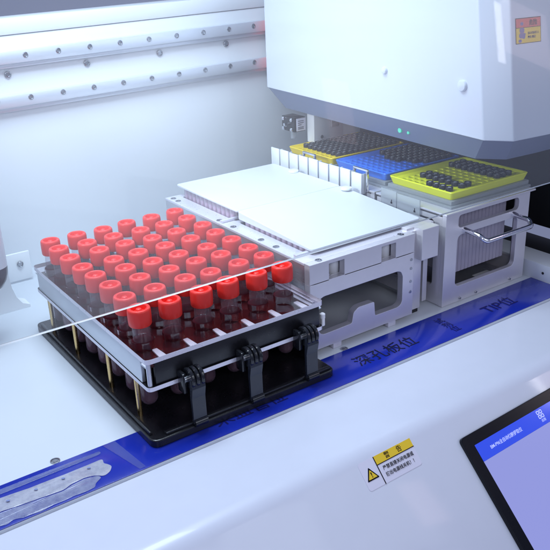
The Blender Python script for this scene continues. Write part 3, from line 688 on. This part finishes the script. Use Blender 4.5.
def loft(name, secs, mat):
    vs = []; fs = []
    for z, s in secs: vs += ring(z, s)
    for i in range(len(secs) - 1):
        for k in range(40): fs.append([i * 40 + k, i * 40 + (k + 1) % 40, (i + 1) * 40 + (k + 1) % 40, (i + 1) * 40 + k])
    fs.append(list(range(40))); fs.append([(len(secs) - 1) * 40 + k for k in range(40)])
    return link_mesh(name, vs, fs, mat, t, True, 50)
loft('shell', [(-.128, .93), (.2, .93), (.9, .84), (1.3, .8)], M['head'])
M['purple'] = P('dark_purple_plastic', (.045, .022, .045), .3, coat=.2, noise=.06, nscale=10)
loft('underside', [(-.34, .55), (-.325, .68), (-.29, .80), (-.24, .88), (-.18, .92), (-.1285, .93)], M['purple'])

# ------------------------------------------------------------------ glass window, lower edge hanging in front of the racks
LEAN = math.radians(20)
glass = thing('glass_window', 'large clear glass window with bright lower edge in front of the racks', 'window', (1.0, -1.2, .6))
GT = .014; gd = Vector((0, math.sin(LEAN), math.cos(LEAN))); gn = Vector((0, -math.cos(LEAN), math.sin(LEAN)))
def gp(x, s, w): return Vector((x, -1.2, .607 - .0022 * (x + 1.1))) + gd * s + gn * w
def gslab(nm, xa, xb, s0, s1, w0, w1, mat):
    vs, fs = prism([gp(xa, s0, w0), gp(xb, s0, w0), gp(xb, s0, w1), gp(xa, s0, w1)], [gp(xa, s1, w0), gp(xb, s1, w0), gp(xb, s1, w1), gp(xa, s1, w1)])
    return link_mesh(nm, vs, fs, mat, glass)
gslab('pane', -3.5, 5, .004, 1.75, 0, GT, M['glass'])
def edge(xa, ha, xb, hb):
    vs, fs = prism([gp(xa, -ha, -.001), gp(xb, -hb, -.001), gp(xb, -hb, GT + .001), gp(xa, -ha, GT + .001)], [gp(xa, .0035, -.001), gp(xb, .0035, -.001), gp(xb, .0035, GT + .001), gp(xa, .0035, GT + .001)])
    return link_mesh('polished_edge', vs, fs, M['glassedge'], glass)
edge(-3.5, .004, .45, .0025); edge(.4505, .0025, 5, .0003)

# ------------------------------------------------------------------ warning label on the front panel
wl = thing('warning_label', 'yellow and white warning label with black triangle on the front panel', 'label', slope(.95, .14))
def SL(h): return lambda u, v, w: tuple(slope(u, v, h + w))
def slsheet(nm, poly, h, mat, par, r=0, t=.0012):
    p = roundpoly(poly, r) if r else poly
    vs, fs = sheet(p, [], t, SL(h), .0002); return link_mesh(nm, vs, fs, mat, par)
slsheet('paper', [(.752, .062), (1.185, .058), (1.185, .232), (.752, .236)], .0012, M['paper'], wl, .02)
slsheet('yellow_band', [(.880, .062), (1.185, .058), (1.185, .111), (.880, .115)], .0028, M['labyel'], wl)
slsheet('rule', [(.876, .114), (1.187, .110), (1.187, .115), (.876, .119)], .0030, M['ink'], wl)
slsheet('rule', [(.874, .062), (.880, .062), (.880, .236), (.874, .236)], .0034, M['ink'], wl)
tr = slsheet('triangle', [(.812, .105), (.860, .182), (.766, .183)], .0028, M['ink'], wl, .008)
slsheet('triangle_field', [(.812, .121), (.8465, .174), (.779, .175)], .0042, M['labyel'], tr, .004)
slsheet('exclamation_mark', [(.808, .137), (.817, .137), (.8145, .158), (.8105, .158)], .0056, M['ink'], tr)
slsheet('exclamation_mark', [(.8095, .162), (.8155, .162), (.8155, .168), (.8095, .168)], .0056, M['ink'], tr)
UX = Vector((1, 0, 0)); UY = -SD
def sltext(body, size, u, s, par, mat, h=.0042, bold=.0003, sx=1.):
    return text('lettering', body, size, slope(u, s, h), UX, UY, mat, par, 'LEFT', bold, sx)
sltext('警', .042, .955, .101, wl, M['ink']); sltext('告', .042, 1.055, .100, wl, M['ink'])
sltext('严禁直接关闭电源或', .0285, .907, .158, wl, M['ink'], sx=.98)
sltext('拔出电源线关机！！', .0285, .907, .199, wl, M['ink'], sx=.98)

# ------------------------------------------------------------------ touch screen
tab = thing('touch_screen', 'black framed touch screen with blue header at the lower right', 'touch screen', slope(1.52, .2))
TA = math.radians(-1.55)
def TL_(h):
    o_ = slope(1.518, .206); ex = Vector((1, 0, 0)) * math.cos(TA) + SD * math.sin(TA); ey = SD * math.cos(TA) - Vector((1, 0, 0)) * math.sin(TA)
    return lambda u, v, w: tuple(o_ + ex * u + ey * v + SN * (h + w))
TU = Vector((1, 0, 0)) * math.cos(TA) + SD * math.sin(TA); TV = SD * math.cos(TA) - Vector((1, 0, 0)) * math.sin(TA)
vs, fs = sheet(roundpoly([(0, 0), (1.75, 0), (1.75, 1.15), (0, 1.15)], .035, 6), [], .028, TL_(.015), .004); link_mesh('frame', vs, fs, M['bezel'], tab)
sc_ = link_mesh('screen', *sheet([(.078, .192), (1.67, .192), (1.67, 1.06), (.078, 1.06)], [], .0012, TL_(.0302), .0002), M['scr'], tab)
hd = link_mesh('header_bar', *sheet([(.078, .076), (1.67, .076), (1.67, .1915), (.078, .1915)], [], .0012, TL_(.0302), .0002), M['hdr'], tab)
f_ = TL_(.0322)
text('lettering', 'BM-P96全自动核酸提取仪', .031, f_(.185, .148, 0), TU, -TV, M['scrtxt'], hd, 'LEFT', .0004, .92)
text('lettering', '应用', .022, f_(.700, .168, 0), TU, -TV, M['scrtxt'], hd, 'LEFT', .0003)
for a_ in (0, 1):
    for b_ in (0, 1):
        u0, v0 = .690 + a_ * .030, .088 + b_ * .030
        link_mesh('app_icon', *sheet(rrect(u0, u0 + .026, v0, v0 + .026, .006, 3), [rrect(u0 + .006, u0 + .020, v0 + .006, v0 + .020, .003, 2)], .0008, TL_(.0322), .0001), M['scrtxt'], hd)

# ------------------------------------------------------------------ light
w = bpy.data.worlds.new('World'); scn.world = w; w.use_nodes = True
bg = w.node_tree.nodes['Background']; bg.inputs[0].default_value = (.44, .50, .80, 1); bg.inputs[1].default_value = .42
def area(name, loc, target, sx, sy, power, col, spread=180):
    l = bpy.data.lights.new(name, 'AREA'); l.shape = 'RECTANGLE'; l.size = sx; l.size_y = sy; l.energy = power; l.color = col; l.spread = math.radians(spread)
    o = bpy.data.objects.new(name, l); COL.objects.link(o); o.location = loc
    o.rotation_euler = (Vector(target) - Vector(loc)).to_track_quat('-Z', 'Y').to_euler(); return o
area('led_panel', (.2, 1.0, 4.2), (.2, 1.1, 0), 2.6, 2.2, 285, (.70, .85, 1.))
area('side_led', (-2.6, 1.0, 2.5), (3.0, 1.3, .25), 1.4, .7, 24, (.80, .90, 1.), 60)  # unseen fill added to brighten the tip racks under the head
def upright(name, x, z, sx, sz, rad, col, y=-8., roll=20):      # unseen light panels added behind the viewer for reflections in the glass
    o = area(name, (x, y, z), (x, y + 1, z), sx, sz, rad * PI * sx * sz, col)
    o.rotation_euler = (Matrix.Rotation(math.radians(roll), 3, 'Y') @ o.rotation_euler.to_matrix()).to_euler()
for x_, sx_, lo_r, hi_r in ((1.6, 1.9, 1.1, 2.6), (3.6, 1.8, 1.5, 3.4), (5.7, 2.0, .6, 1.5)):
    upright('room_window', x_ - .3, 2.55, sx_, 2.5, lo_r * .85, (.80, .88, 1.))
    upright('ceiling_lamp', x_ + .5, 5.2, sx_ * 1.02, 2.7, hi_r, (.84, .91, 1.))  # upper and lower panels shaped for the veil and the bright edge
area('room_lamp', (-3.6, -7.2, 4.6), (.5, 0, -.2), 2.2, 2.0, 112, (.89, .89, 1.))  # unseen neutral fill added to brighten the front faces
upright('pink_pane', 7.0, 4.6, .55, 1.3, 5.0, (1., .70, .74), y=-7.9)  # added only for a pink reflection in the glass
upright('pink_window', 13.0, 5.7, 1.3, 1.6, 7.5, (1., .74, .80), roll=30)  # added for the pink patch mirrored at the upper right
upright('tube_lamp', 12.2, 5.8, .20, 1.7, 28., (1., .96, .98), roll=30)  # narrow panel added for the white streak in the glass
scn.view_settings.view_transform = 'Standard'; scn.view_settings.look = 'None'; scn.view_settings.exposure = 0; scn.view_settings.gamma = 1
scn.cycles.use_denoising = True
scn.cycles.max_bounces = 10; scn.cycles.transparent_max_bounces = 32; scn.cycles.caustics_reflective = False; scn.cycles.caustics_refractive = False
scn.cycles.sample_clamp_indirect = 6
